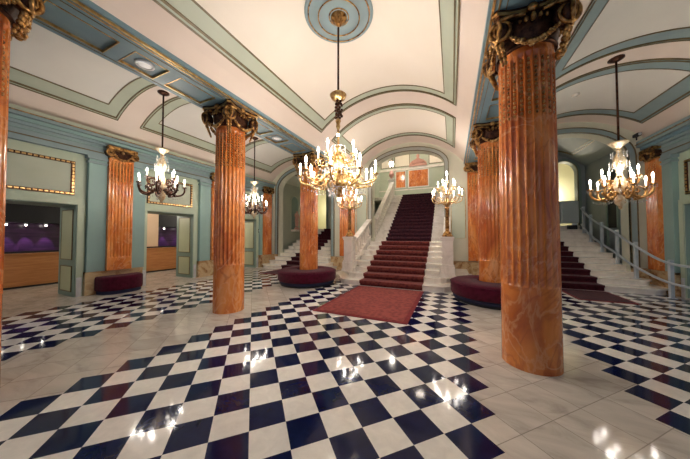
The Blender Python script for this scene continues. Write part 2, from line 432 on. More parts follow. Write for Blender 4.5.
def capital_meshes(scale=1):
    """bell, abacus, volute (at +x+y corner), festoon (on +x face), drop"""
    bell = MB().lathe([(.305, 3.90), (.325, 3.91), (.33, 3.93), (.31, 3.945), (.31, 3.97), (.325, 4.02), (.335, 4.10), (.345, 4.17), (.345, 4.21), (.33, 4.24), (.3, 4.24)], seg=64, fn=lambda u, z: 1+.03*abs(sin(u*pi*16)) if 4.0 < z < 4.2 else 1)
    def aba(h, c):
        out = []
        for k in range(4):
            a = pi/4+k*pi/2; nrm = Vector((cos(a), sin(a))); tn = Vector((-sin(a), cos(a)))
            p = nrm*h*1.36; out += [p-tn*.035, p+tn*.035]
            b = a+pi/4; n2 = Vector((cos(b), sin(b))); t2 = Vector((-sin(b), cos(b)))
            for q in (-.55, -.3, 0, .3, .55): out.append(n2*(h-c*(1-(q/.9)**2))+t2*(q*h))
        return [tuple(p) for p in out]
    ab = MB()
    ab.prism(aba(.41, .08), 4.235, 4.285, 'z', M['darkbronze']); ab.prism(aba(.435, .08), 4.285, 4.318, 'z', M['gold']); ab.prism(aba(.43, .08), 4.318, 4.348, 'z', M['darkbronze'])
    vo = MB(); a0 = pi/4
    for sd in (-1, 1):
        an = a0+sd*radians(30)               # scroll plane normal
        nrm = Vector((cos(an), sin(an), 0)); tn = Vector((-sin(an), cos(an), 0))*(-sd)   # tn points to the corner
        c = Vector((cos(a0), sin(a0), 0))*.50+Vector((0, 0, 4.10))+nrm*.0
        c = c-tn*.02
        pts = []; rr = []
        for k in range(46):
            ph = k/45*2.4*2*pi; r = .135*(1-k/45*.82)
            pts.append(c+tn*(r*sin(ph))+Vector((0, 0, r*cos(ph)))+nrm*(.035+.015*k/45)); rr.append(.026*(1-.55*k/45))
        vo.tube([c-tn*.26+Vector((0, 0, .09))+nrm*.02, c-tn*.12+Vector((0, 0, .135))+nrm*.03]+pts, [.018, .024]+rr, M['bronze'], 6)
        ringA = []; ringB = []
        for k in range(20):
            ph = 2*pi*k/20; v = tn*(.125*sin(ph))+Vector((0, 0, .125*cos(ph)))
            ringA.append(tuple(c+v-nrm*.05)); ringB.append(tuple(c+v+nrm*.03))
        vo.strip([ringA, ringB], M['darkbronze'])
        vo.ball(c+nrm*.06, .026, M['gold'], 8, 5)
    # acanthus tuft under the corner
    for k in range(5):
        z = 3.94-k*.05; r = .50-.02*k
        for sd in (-1, 1):
            vo.ball((r*cos(a0+sd*.05), r*sin(a0+sd*.05), z), .034-.003*k, M['bronze'], 7, 4, (1, 1, 1.3))
    fe = MB(); rnd = random.Random(3)
    for k in range(25):
        u = -1+2*k/24; y = u*.27; z = 4.01-.14*(1-u*u)
        x = .375+.02*(1-u*u)+.02*u*u
        th = .02+.014*(1-u*u)
        for q in range(2):
            fe.ball((x+rnd.uniform(-.012, .02), y+rnd.uniform(-.01, .01), z+rnd.uniform(-.018, .018)), th*rnd.uniform(.75, 1.1), M['bronze'] if (k+q) % 3 else M['gold'], 6, 4)
    for y, z, r in ((0, 4.17, .04), (-.075, 4.16, .028), (.075, 4.16, .028), (-.14, 4.15, .022), (.14, 4.15, .022)):
        fe.ball((.40, y, z), r, M['bronze'], 8, 5, (1, .8, 1.35))
    fe.ball((.385, 0, 4.29), .055, M['bronze'], 8, 5, (.7, 1.2, 1))
    for b_ in (ab, vo, fe): b_.xf(Matrix.Diagonal((.93, .93, 1, 1)))
    return bell, ab, vo, fe
def make_column(label):
    t = thing('column', label, 'column', (0, 0, 0), 0, 'orange marble columns of the colonnades')
    shaft_mesh().build('shaft', M['orange'], t)
    beads_mesh().build('bead_strings', M['bronze'], t)
    bell, ab, vo, fe = capital_meshes()
    cp = bell.build('capital', M['darkbronze'], t)
    ab.build('abacus', None, cp)
    v = vo.build('volute', None, cp); f = fe.build('festoon', None, cp)
    for k in (1, 2, 3):
        for o in (v, f):
            c = o.copy(); COL.objects.link(c); c.parent = cp; c.rotation_euler = (0, 0, k*pi/2)
    return t
spots = [(XL, ROWS[1], 'fluted orange marble column standing free on the left of the hall with gilt capital'),
         (XL, ROWS[0], 'dark fluted orange marble column cut by the left edge of the picture'),
         (XL-.03, ROWS[2], 'fluted orange marble column rising from the round red seat left of the staircase'),
         (XR-.025, ROWS[1], 'largest and nearest fluted orange marble column, right of the red staircase'),
         (XR, ROWS[2], 'fluted orange marble column rising from the round seat behind the nearest column')]
c0 = make_column(spots[0][2])
for i, (x, y, lb) in enumerate(spots):
    c = c0 if i == 0 else copy_tree(c0)
    c.location = (x, y, 0); c['label'] = lb

# ------------------------------------------------------------------ pilasters
def make_pilaster(label, w=.57, z0=.62, z1=4.15):
    """flat fluted pilaster facing +x, its back on x=0, base at z=0 of the empty"""
    t = thing('pilaster', label, 'pilaster', (0, 0, 0), 0, 'orange marble pilasters against the walls')
    poly = [(0, -w/2)]; n = 7; fw = w/(n+.6)
    zz = [z0, z0+.35, z0+.37, z0+.4, z1-.42, z1-.40, z1-.38, z1-.34]
    secs = []
    for z in zz:
        d = 0 if z in (zz[0], zz[1], zz[-1], zz[-2]) else (.012 if z in (zz[2], zz[5]) else .02)
        ring = [(0, -w/2, z)]
        for k in range(n):
            y = -w/2+fw*(.3+k)
            for u in (0, .2, .35, .5, .65, .8):
                ring.append((.10-(d*sin(pi*max(0, (u-.2))/.6)**.7 if .2 < u < .8 else 0), y+u*fw, z))
        ring += [(.10, w/2, z), (0, w/2, z)]
        ring.insert(1, (.10, -w/2, z))
        secs.append(ring)
    MB().strip(secs, smooth=False).build('shaft', M['orange'], t)
    b = MB()
    for k in range(n):
        y = -w/2+fw*(.3+k+.5)
        for j in range(12): b.ball((.09, y, z1-.95+j*.045), .015, None, 6, 4, (1, 1, 1.25))
    b.build('bead_strings', M['bronze'], t)
    zc = z1-.34; c = MB()
    c.box(0, .13, -w/2, w/2, zc, zc+.03, M['bronze']); c.box(0, .14, -w/2+.02, w/2-.02, zc+.03, zc+.24, M['darkbronze'])
    c.box(0, .2, -w/2-.06, w/2+.06, zc+.25, zc+.34, M['bronze'], .012)
    cp = c.build('capital', None, t)
    for sd in (-1, 1):
        v = MB(); cc = Vector((.15, sd*(w/2-.01), zc+.14)); pts = []; rr = []
        for k in range(36):
            ph = k/35*2.2*2*pi; r = .105*(1-k/35*.8)
            pts.append(cc+Vector((.02, sd*r*sin(ph), r*cos(ph)))); rr.append(.022*(1-.5*k/35))
        v.tube([cc+Vector((.0, -sd*.2, .08))]+pts, [.015]+rr, M['bronze'], 6)
        v.prism([(cc.y+.1*cos(a*pi/8), cc.z+.1*sin(a*pi/8)) for a in range(16)], .02, .155, 'x', M['darkbronze'])
        v.build('volute', None, cp)
    f = MB(); rnd = random.Random(5)
    for k in range(19):
        u = -1+2*k/18
        f.ball((.15+rnd.uniform(0, .02), u*(w/2-.1), zc+.10-.13*(1-u*u)+rnd.uniform(-.01, .01)), .026*rnd.uniform(.8, 1.15), M['bronze'] if k % 3 else M['gold'], 6, 4)
    f.ball((.15, 0, zc+.2), .04, M['gold'], 8, 5)
    f.build('festoon', None, cp)
    return t
PJ = .12   # projection of the painted pier the pilasters stand on
pls = [((mx(-1, DW-PJ), 3.73, 0), 0, 'orange marble pilaster above the wall seat between the two left doorways'),
       ((mx(-1, DW-PJ), 6.95, 0), 0, 'orange marble pilaster on the left wall half hidden behind the free column'),
       ((mx(-1, DW-PJ), 9.88, 0), 0, 'last orange marble pilaster of the left wall beside the side stairs'),
       ((mx(-1, 2.685), YE-.02, 0), -pi/2, 'orange marble pilaster on the end wall behind the left candelabra'),
       ((mx(1, 2.685), YE-.02, 0), -pi/2, 'orange marble pilaster on the end wall behind the right candelabra'),
       ((mx(1, DW-PJ), 9.98, 0), pi, 'orange marble pilaster on the right wall behind the stair handrail')]
p0 = make_pilaster(pls[0][2])
for i, (loc, rz, lb) in enumerate(pls):
    p = p0 if i == 0 else copy_tree(p0)
    p.location = loc; p.rotation_euler = (0, 0, rz); p['label'] = lb
    if i == 5: p.scale = (1, .78, 1)
    if i in (3, 4): p.scale = (1, 1.3, 4.35/4.15)

# ------------------------------------------------------------------ side walls
DOORS = [(1.43, 2.9), (4.48, 6.02), (7.83, 9.25)]
PIERS = [(3.07, 4.38), (6.22, 7.62), (9.42, YE)]
def side_wall(s):
    side = 'left' if s < 0 else 'right'; mb = MB(); TH = .95
    def bx(d0, d1, y0, y1, z0, z1, m, tgt=None): (tgt or mb).box(mx(s, d0), mx(s, d1), y0, y1, z0, z1, m)
    segs = []; y = YB
    for a, b in DOORS: segs.append((y, a)); y = b
    segs.append((y, YE+.4))
    for a, b in segs: bx(DW, DW+TH, a, b, 0, 4.75, M['green'])
    for a, b in DOORS: bx(DW, DW+TH, a, b, 2.42, 4.75, M['green'])
    struct(mb, f'wall_{side}')
    # piers, plinth, architrave, cornice
    tr = MB()
    for a, b in PIERS+[(-.1, 1.25)]:
        bx(DW-.12, DW, a, b, .62, 3.78, M['teal'], tr); bx(DW-.15, DW, a-.03, b+.03 if b < YE else b, 3.58, 3.64, M['greyblue'], tr)
        bx(DW-.17, DW, a-.05, b+.05 if b < YE else b, 3.70, 3.78, M['greyblue'], tr)
    struct(tr, 'trim_3')
    pl = MB()
    for a, b in segs:
        a2, b2 = a+.14, min(b-.14, YE)
        bx(DW-.14, DW, max(a2, YB), b2, 0, .62, M['plinth'], pl); bx(DW-.16, DW, max(a2, YB), b2, .56, .62, M['plinth'], pl)
    struct(pl, f'baseboard_{side}')
    en = MB()
    bx(DW-.14, DW, YB, YE, 3.78, 4.13, M['greyblue'], en); bx(DW-.17, DW, YB, YE, 3.90, 3.92, M['line'], en); bx(DW-.17, DW, YB, YE, 4.04, 4.06, M['teal'], en)
    bx(DW-.20, DW, YB, YE, 4.13, 4.20, M['greyblue'], en); bx(DW-.26, DW, YB, YE, 4.20, 4.28, M['blue' if s > 0 else 'teal'], en)
    bx(DW-.20, DW, YB, YE, 4.28, 4.285, M['line'], en)
    bx(DW-.34, DW, YB, YE, 4.285, 4.36, M['greyblue'], en); bx(DW-.37, DW, YB, YE, 4.36, 4.375, M['bronze'], en); bx(DW-.34, DW, YB, YE, 4.375, 4.47, M['sage' if s < 0 else 'greyblue'], en)
    struct(en, 'trim_4')
    # doorways: surround, jamb panels, gilt frame over
    for i, (a, b) in enumerate(DOORS):
        fr = MB()
        for y0, y1 in ((a-.13, a), (b, b+.13)): bx(DW-.05, DW, y0, y1, 0, 2.55, M['green'], fr)
        bx(DW-.05, DW, a, b, 2.42, 2.55, M['green'], fr)
        for y0, y1, q in ((a, a+.02, 1), (b-.02, b, -1)):
            # jamb: framed panels
            bx(DW-.02, DW+TH, y0, y1, 0, 2.42, M['jamb'], fr)
            yy = (y1, y1+.012) if q > 0 else (y0-.012, y0)
            for z0, z1 in ((.14, .78), (.98, 2.28)):
                bx(DW+.14, DW+TH-.18, yy[0], yy[1], z0, z1, M['jambpanel'], fr)
                yb = (yy[0], yy[1]+.006) if q > 0 else (yy[0]-.006, yy[1])
                for e0, e1, f0, f1 in ((.12, .14, z0-.02, z1+.02), (TH-.18, TH-.16, z0-.02, z1+.02)): bx(DW+e0, DW+e1, yb[0], yb[1], f0, f1, M['line'], fr)
                for f0, f1 in ((z0-.02, z0), (z1, z1+.02)): bx(DW+.14, DW+TH-.18, yb[0], yb[1], f0, f1, M['line'], fr)
        bx(DW, DW+TH, a+.02, b-.02, 2.40, 2.42, M['jamb'], fr)
        struct(fr, f'door_{i+1 if s < 0 else i+4}')
        cg = MB()
        for y0, y1 in ((a-.11, a-.005), (b+.005, b+.11)): bx(DW-.062, DW-.05, y0, y1, 0, .5, M['steel'], cg)
        struct(cg, 'trim_5')
        gf = MB(); fy0, fy1, fz0, fz1 = a-.0, b-.06, 2.66, 3.55; w = .075
        for y0, y1, z0, z1 in ((fy0, fy1, fz0, fz0+w), (fy0, fy1, fz1-w, fz1), (fy0, fy0+w, fz0+w, fz1-w), (fy1-w, fy1, fz0+w, fz1-w)):
            bx(DW-.03, DW, y0, y1, z0, z1, M['darkbronze'], gf)
        def blocks(p0, p1, fixed, hor):
            n = int((p1-p0)/.085); st = (p1-p0)/n
            for k in range(n):
                q0, q1 = p0+k*st+st*.16, p0+(k+1)*st-st*.16
                if hor: bx(DW-.052, DW-.03, q0, q1, fixed+.018, fixed+w-.018, M['gold'], gf)
                else: bx(DW-.052, DW-.03, fixed+.018, fixed+w-.018, q0, q1, M['gold'], gf)
        blocks(fy0, fy1, fz0, True); blocks(fy0, fy1, fz1-w, True); blocks(fz0+w, fz1-w, fy0, False); blocks(fz0+w, fz1-w, fy1-w, False)
        bx(DW-.012, DW, fy0+w, fy1-w, fz0+w, fz1-w, M['sage'], gf)
        struct(gf, 'trim_6')
side_wall(-1); side_wall(1)

# ------------------------------------------------------------------ bar corridor behind the left doorways
XC = -12.25
w = MB()
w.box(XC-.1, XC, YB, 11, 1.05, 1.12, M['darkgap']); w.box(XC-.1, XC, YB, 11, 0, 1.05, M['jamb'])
w.box(XC-.6, XC-.5, YB, 11, 1.0, 2.9, M['purple'])
w.box(XC-.5, XC, 3.9, 6.55, 1.12, 2.9, M['tan']); w.box(XC-.5, XC, 10.2, 11, 1.12, 2.9, M['cream'])
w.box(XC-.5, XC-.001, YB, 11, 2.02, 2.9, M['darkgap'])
w.box(XC, -10.0, 10.9, 11, 0, 2.9, M['green'])
struct(w, 'wall_corridor')
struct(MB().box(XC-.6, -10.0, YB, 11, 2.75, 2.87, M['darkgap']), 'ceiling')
b = thing('bar_counter', 'long plain wooden counter front in the corridor behind the left doorways', 'counter', (XC+.2, 4, 0))
MB().box(-.18, .0, -7.5, 6.5, .06, 1.02, M['wood'], .005).build('front_panel', None, b)
MB().box(-.19, .04, -7.5, 6.5, 1.02, 1.06, M['wood'], .005).build('counter_top', None, b)
MB().box(-.18, -.02, -7.5, 6.5, 0, .06, M['darkgap']).build('kick_board', None, b)
place = ['leftmost lit spot over the purple bar wall', 'second lit spot from the left over the purple bar wall', 'third lit spot from the left over the purple bar wall', 'fourth lit spot from the left over the purple bar wall', 'last lit spot before the doorway jamb over the purple bar wall', 'lit spot seen through the second doorway, over the dark bar wall', 'lit spot at the right of the dark bar wall behind the second doorway']
for k, y in enumerate((1.75, 2.12, 2.5, 2.88, 3.3, 6.95, 7.6)):
    t = thing('spot_lamp', 'small '+place[k], 'spot lamp', (XC-.3, y, 2.02), 0, 'spots along the bar')
    MB().lathe([(.04, 0), (.045, -.05), (.035, -.06), (.0, -.06)], seg=12).build('housing', M['steel'], t)
    MB().ball((0, 0, -.07), .03, None, 8, 5).build('bulb', M['downlight'], t)
    d = bpy.data.lights.new('spot_light', 'SPOT'); d.energy = 13*K_LIGHT; d.spot_size = radians(38); d.spot_blend = .5; d.color = (.85, .6, 1); d.shadow_soft_size = .02
    o = bpy.data.objects.new('spot_light', d); COL.objects.link(o); o.parent = t; o.location = (.05, 0, -.11); o.rotation_euler = (radians(4), radians(17), 0)
for y in (0.5, 5.2, 8.4):
    t = thing('corridor_lamp', {0.5: 'flat round ceiling lamp of the corridor before the first doorway', 5.2: 'flat round ceiling lamp of the corridor behind the second doorway', 8.4: 'flat round ceiling lamp at the far end of the corridor'}[y], 'ceiling lamp', (-11.1, y, 2.75))
    MB().lathe([(.14, 0), (.14, -.03), (.1, -.05), (0, -.05)], seg=20).build('shade', M['downlight'], t)
    lamp(t, (0, 0, -.15), 26, (1, .86, .72), .1)

# ------------------------------------------------------------------ end wall with three arches
def arch_outline(x0, x1, z0, zs, za, n=20):
    """points of an opening from lower left up over the arch to lower right (segmental/elliptic head)"""
    c, h = (x0+x1)/2, (x1-x0)/2
    pts = [(x0, z0), (x0, zs)]
    for i in range(1, n): a = pi-pi*i/n; pts.append((c+h*cos(a), zs+(za-zs)*sin(a)))
    pts += [(x1, zs), (x1, z0)]; return pts
def wall_with_arches(name, y0, y1, xa, xb, ztop, arches, m, zbase=0):
    mb = MB(); cur = xa
    for (x0, x1, z0, zs, za) in arches:
        mb.box(cur, x0, y0, y1, zbase, ztop, m)
        pts = arch_outline(x0, x1, z0, zs, za)[1:-1]
        for p, q in zip(pts[:-1], pts[1:]):
            if abs(p[0]-q[0]) < 1e-6: continue
            V = [(p[0], p[1]), (q[0], q[1]), (q[0], ztop), (p[0], ztop)]
            mb.prism(V, y0, y1, 'y', m)
        if z0 > zbase: mb.box(x0, x1, y0, y1, zbase, z0, m)
        cur = x1
    mb.box(cur, xb, y0, y1, zbase, ztop, m); return struct(mb, name)
def archivolt(arch, y0, y1, w, m, name='trim_7', inner=0, z0=None):
    x0, x1, zz, zs, za = arch
    zz = zz if z0 is None else z0
    A = arch_outline(x0+inner, x1-inner, zz, zs, za-inner); B = arch_outline(x0-w, x1+w, zz, zs, za+w)
    mb = MB()
    mb.strip([[(a[0], y0, a[1]), (b[0], y0, b[1]), (b[0], y1, b[1]), (a[0], y1, a[1])] for a, b in zip(A, B)], m, smooth=False)
    return struct(mb, name)
A_MAIN = (CX-1.50, CX+1.50, 0, 4.5, 5.18)
A_L = (mx(-1, 6.75), mx(-1, 3.55), 0, 4.05, 5.02); A_R = (mx(1, 3.55), mx(1, 6.75), 0, 4.05, 5.02)
wall_with_arches('wall_end', YE, YE+.4, mx(-1, DW+.3), mx(1, DW+.3), 5.9, [A_L, A_MAIN, A_R], M['endwall'])
for A, m1 in ((A_MAIN, M['archgrey']), (A_L, M['greyblue']), (A_R, M['greyblue'])):
    archivolt(A, YE-.05, YE+.02, .16, m1, z0=.62 if A is not A_MAIN else 1.5)
    archivolt(A, YE-.065, YE, .015, M['line'], z0=.62 if A is not A_MAIN else 1.5)
    archivolt((A[0]-.15, A[1]+.15, A[2], A[3], A[4]+.15), YE-.07, YE, .025, M['line'], z0=.62 if A is not A_MAIN else 1.5)
# plinth of the end wall, with mirror panels between pilaster and arch
pe = MB()
for x0, x1 in ((mx(-1, DW-.14), A_L[0]), (A_L[1], mx(-1, 1.66)), (mx(1, 1.66), A_R[0]), (A_R[1], mx(1, DW-.14))):
    pe.box(x0, x1, YE-.06, YE, 0, .62, M['plinth']); pe.box(x0, x1, YE-.08, YE, .57, .62, M['plinth'])
struct(pe, 'baseboard_end')
for s in (-1, 1):
    side = 'left' if s < 0 else 'right'
    x0, x1 = sorted((mx(s, 1.74), mx(s, 2.24)))
    t = thing('arched_wall_mirror', f'tall arched gilt framed mirror on the end wall behind the {side} candelabra', 'mirror', ((x0+x1)/2, YE, 0))
    h = (x1-x0)/2; out = [(-h, 1.5), (h, 1.5)]+[(h*cos(pi*k/14), 3.3+h*.8*sin(pi*k/14)) for k in range(15)]
    MB().prism(out, -.02, -.005, 'y', M['sage']).build('mirror_panel', None, t)
    MB().tube([(x, -.025, z) for x, z in out], .012, M['gold'], 6, True).build('gilt_frame', None, t)

# ------------------------------------------------------------------ main stair
N1, RISE, RUN1, Y0 = 8, .17, .375, 7.30
N2, RUN2 = 16, .268
YL = Y0+N1*RUN1-.02      # landing start
Z1 = N1*RISE
st = thing('main_staircase', 'wide white marble staircase rising through the central arch', 'staircase', (CX, Y0, 0))
def rnd_step(hw, y0, y1, z0, z1, r):
    out = []
    for k in range(9): a = pi+pi/2*k/8; out.append((-hw+r+r*cos(a), y0+r+r*sin(a)))
    for k in range(9): a = 1.5*pi+pi/2*k/8; out.append((hw-r+r*cos(a), y0+r+r*sin(a)))
    out += [(hw, y1), (-hw, y1)]
    return MB().prism(out, z0, z1-.04, 'z').prism([(x*(1+.03/hw), y-.035) for x, y in out], z1-.04, z1, 'z')
def swept_step(mul, yf, z0, z1):
    half_ = [(1.30, 0), (1.55, .04), (1.72, .18), (1.84, .42), (2.0, .68), (2.22, .92), (2.36, 1.2), (2.40, 1.5), (2.40, 2.9)]
    half_ = [(a*mul, b+yf if b < 2.9 else b) for a, b in half_]
    out = [(-a, b) for a, b in half_[::-1]]+half_
    return MB().prism(out, z0, z1-.04, 'z').prism([(a*(1+.03/2.4), b-(.035 if b < 2.9 else 0)) for a, b in out], z1-.04, z1, 'z')
swept_step(1, 0, 0, RISE).build('step', M['marble'], st)
swept_step(.93, RUN1, RISE, 2*RISE).build('step', M['marble'], st)
for k in range(2, N1):
    hw = 1.48 if k > 2 else 1.40; y0 = k*RUN1; z = k*RISE
    y1 = 10.72-Y0 if k == N1-1 else 2.96
    mb = MB().box(-hw, hw, y0, y1, z, z+RISE-.045).box(-hw, hw, y0-.045, y1, z+RISE-.045, z+RISE); mb.build('step', M['marble'], st)
YS2 = 10.72-Y0
for k in range(N2):
    y0 = YS2+k*RUN2; z = Z1+k*RISE; y1 = y0+RUN2+.02 if k < N2-1 else 17.09-Y0
    MB().box(-1.5, 1.5, y0+.001, y1, z-.1 if k else z, z+RISE-.045).box(-1.5, 1.5, y0-.045, y1, z+RISE-.045, z+RISE).build('step', M['marble'], st)
Z2 = Z1+N2*RISE; YT = 10.72+N2*RUN2
# stair carpet
cp = MB(); hw = .96; th = .014
def tread(y0, y1, z): cp.box(-hw, hw, y0-.036, y1, z+.001, z+th)
def riser(y, z0, z1): cp.box(-hw, hw, y-.008, y-.001, z0, z1-.03); cp.box(-hw, hw, y-.085, y-.036, z1-.085, z1+th, None, .014)
for k in range(N1):
    riser(k*RUN1, k*RISE+.001 if k else .016, (k+1)*RISE)
    tread(k*RUN1, (k+1)*RUN1-.02 if k < N1-1 else YS2-.02, (k+1)*RISE)
tag(cp.build('stair_carpet', M['stair_carpet'], None, (CX+.0, Y0, 0)), 'reddish brown carpet runner on the lower flight of the main marble stairs', 'carpet')
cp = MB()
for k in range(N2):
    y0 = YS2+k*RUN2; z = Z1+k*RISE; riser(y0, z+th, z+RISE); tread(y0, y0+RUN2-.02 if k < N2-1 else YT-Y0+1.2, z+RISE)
tag(cp.build('stair_carpet', M['upper_carpet'], None, (CX+.0, Y0, 0)), 'darker carpet runner on the upper flight of the main stairs beyond the arch', 'carpet')
rods = MB()
rg = thing('floor_rug', 'large reddish rug with dark red border at the foot of the main stairs', 'rug', (CX+.02, 5.83, 0))
MB().box(-.99, .99, -1.40, 1.40, .001, .014, M['carpet_edge'], .004).build('border', None, rg)
MB().box(-.90, .90, -1.31, 1.31, .0145, .018, M['carpet']).build('field', None, rg)

# pedestals and balustrades of the main stair
def ped_mesh():
    mb = MB()
    mb.box(-.33, .33, -.33, .33, 0, .10, None, .012); mb.box(-.30, .30, -.30, .30, .10, .36, None, .02)
    mb.box(-.27, .27, -.27, .27, .36, .42, None, .015); mb.box(-.235, .235, -.235, .235, .42, 1.20, None, .01)
    mb.box(-.26, .26, -.26, .26, 1.20, 1.26, None, .012); mb.box(-.29, .29, -.29, .29, 1.26, 1.33, None, .015)
    mb.xf(Matrix.Diagonal((.68, .68, .925, 1))); return mb
PX = 1.63
for s in (-1, 1):
    side = 'left' if s < 0 else 'right'
    t = thing('stair_pedestal', f'square white marble pedestal at the {side} foot of the main stairs', 'pedestal', (mx(s, PX), 8.02, 2*RISE))
    ped_mesh().build('pedestal_body', M['marble'], t)
    for ax in (0,):
        MB().box(-.11, .11, -.168, -.161, .5, 1.0, None, .002).build('front_panel', M['marble'], t)
BAL = MB().lathe([(.055, 0), (.055, .05), (.03, .07), (.028, .12), (.055, .22), (.05, .30), (.028, .42), (.024, .5), (.04, .53), (.05, .56), (.05, .60)], seg=12)
bal_me = bpy.data.meshes.new('baluster'); BAL.bm.to_mesh(bal_me); BAL.bm.free(); bal_me.materials.append(M['marble'])
for p in bal_me.polygons: p.use_smooth = True
def balustrade(label, x, ya, za, yb, zb, n, sink=False):
    t = thing('stair_balustrade', label, 'balustrade', (x, ya, za)); L = yb-ya; H = zb-za
    MB().prism([(0, -.16), (L, -.16 if sink else H), (L, H+.17), (0, .17)], -.09, .09, 'x').build('base_rail', M['marble'], t)
    MB().prism([(0, .77), (L, H+.77), (L, H+.90), (0, .90)], -.11, .11, 'x').build('hand_rail', M['marble'], t)
    for k in range(n):
        u = (k+.5)/n
        o = bpy.data.objects.new('baluster', bal_me); COL.objects.link(o); o.parent = t; o.location = (0, u*L, u*H+.17)
    return t
for s in (-1, 1):
    side = 'left' if s < 0 else 'right'
    balustrade(f'white marble balustrade of the lower flight on its {side} side', mx(s, 1.60), 8.26, 2*RISE+.18, YE-.09, Z1+.08, 8, True)
# ------------------------------------------------------------------ upper stair hall
uh = MB()
HX0, HX1 = CX-3.1, CX+2.4
uh.box(HX0-.1, HX0, YE+.4, 17.3, 0, 8.2, M['sage']); uh.box(HX1, HX1+.1, YE+.4, 17.3, 0, 8.2, M['sage'])
struct(uh, 'wall_stair_side')
struct(MB().box(HX0-.1, HX1+.1, YE+.4, 17.4, 8.0, 8.1, M['cream']), 'ceiling')
ub = MB(); YBK = 17.2
ub.box(HX0, HX1, YBK, YBK+.1, 0, 8.1, M['sage'])
ub.box(HX0, HX1, YBK-.06, YBK, Z2, Z2+.75, M['sage']); ub.box(HX0, HX1, YBK-.1, YBK, Z2+.72, Z2+.8, M['marble'])
ub.box(HX0, HX1, YBK-.1, YBK, 6.25, 6.42, M['marble'])
struct(ub, 'wall_stair_back')
# landing slab beside the flight
struct(MB().box(HX0, CX-1.51, YT, YBK-.11, Z2-.2, Z2).box(CX+1.51, HX1, YT, YBK-.11, Z2-.2, Z2), 'floor_landing', M['marble'])
struct(MB().box(HX0, CX-1.51, YE+.4, YT, Z1-.2, Z1).box(CX+1.51, HX1, YE+.4, YT, Z1-.2, Z1), 'floor_mid', M['marble'])
for i, (x0, x1, lb) in enumerate(((-2.72, -1.45, 'wide orange marble wall panel at the head of the main stairs'), (-3.62, -2.98, 'narrow orange marble wall panel left of the wide one at the head of the stairs'))):
    t = thing('wall_panel', lb, 'wall panel', ((x0+x1)/2, YBK-.0, 0)); h = (x1-x0)/2
    MB().box(-h, h, -.04, -.005, 5.03, 6.16).build('marble_slab', M['orange'], t)
    f = MB()
    for q in ((-h-.06, h+.06, 6.16, 6.22), (-h-.06, h+.06, 4.97, 5.03), (-h-.06, -h, 5.03, 6.16), (h, h+.06, 5.03, 6.16)): f.box(q[0], q[1], -.07, -.005, q[2], q[3], M['marble'])
    f.build('panel_frame', None, t)
for i, (x0, x1) in enumerate(((-4.7, -3.9), (-3.7, -2.7), (-1.35, -.3))):
    f = MB(); f.box(x0, x1, YBK-.02, YBK, 6.55, 7.5, M['cream'])
    for q in ((x0-.04, x1+.04, 7.5, 7.54), (x0-.04, x1+.04, 6.51, 6.55), (x0-.04, x0, 6.55, 7.5), (x1, x1+.04, 6.55, 7.5)): f.box(q[0], q[1], YBK-.03, YBK, q[2], q[3], M['line'])
    struct(f, 'trim_8')
# sculpture above the panel
t = thing('bust_sculpture', 'pink stone bust with spread drapery on a shelf above the orange wall panel', 'sculpture', (-2.1, YBK-.12, 6.42))
b = MB().prism([(-.6, 0), (.6, 0), (.5, .12), (-.5, .12)], -.14, .06, 'y').build('shelf', M['pinkstone'], t)
b = MB(); b.lathe([(.0, .12), (.3, .13), (.34, .3), (.26, .42), (.12, .5), (.08, .56), (.0, .57)], seg=20, fn=lambda u, z: 1 if abs(sin(2*pi*u)) < 2 else 1)
b.xf(Matrix.Diagonal((1.2, .35, 1, 1))); b.ball((0, 0, .70), .13, None, 12, 8, (.85, .8, 1.15)); b.ball((0, -.11, .69), .02, None, 6, 4); b.build('bust', M['pinkstone'], t)
for s in (-1, 1): MB().tube([(s*.15, 0, .16), (s*.36, 0, .34), (s*.5, 0, .2), (s*.58, 0, .05)], [.09, .1, .07, .03], None, 8).build('drapery', M['pinkstone'], t)
# flight 2 balustrades + newels with urns
def newel(label, x, y, z):
    t = thing('newel_post', label, 'newel post', (x, y, z))
    MB().box(-.2, .2, -.2, .2, 0, .14, None, .01).box(-.16, .16, -.16, .16, .14, 1.02, None, .01).box(-.2, .2, -.2, .2, 1.02, 1.12, None, .012).build('post', M['marble'], t)
    MB().lathe([(.08, 1.12), (.06, 1.17), (.05, 1.2), (.13, 1.3), (.17, 1.4), (.15, 1.5), (.1, 1.56), (.12, 1.6), (.05, 1.66), (0, 1.68)], seg=20).build('urn', M['pinkstone'], t)
    return t
newel('white marble newel with a pink urn just behind the left pier of the central arch', CX-1.73, 10.98, Z1)
newel('white marble newel with a pink urn at the top left of the upper flight', CX-1.73, YT+.12, Z2)
newel('white marble newel with a pink urn just behind the right pier of the central arch', CX+1.73, 10.98, Z1)
newel('white marble newel with a pink urn at the top right of the upper flight', CX+1.73, YT+.12, Z2)
for s in (-1, 1):
    side = 'left' if s < 0 else 'right'
    balustrade(f'white marble balustrade of the upper flight on its {side} side', mx(s, 1.63), 11.2, Z1+.15, YT-.1, Z2-.02, 14)
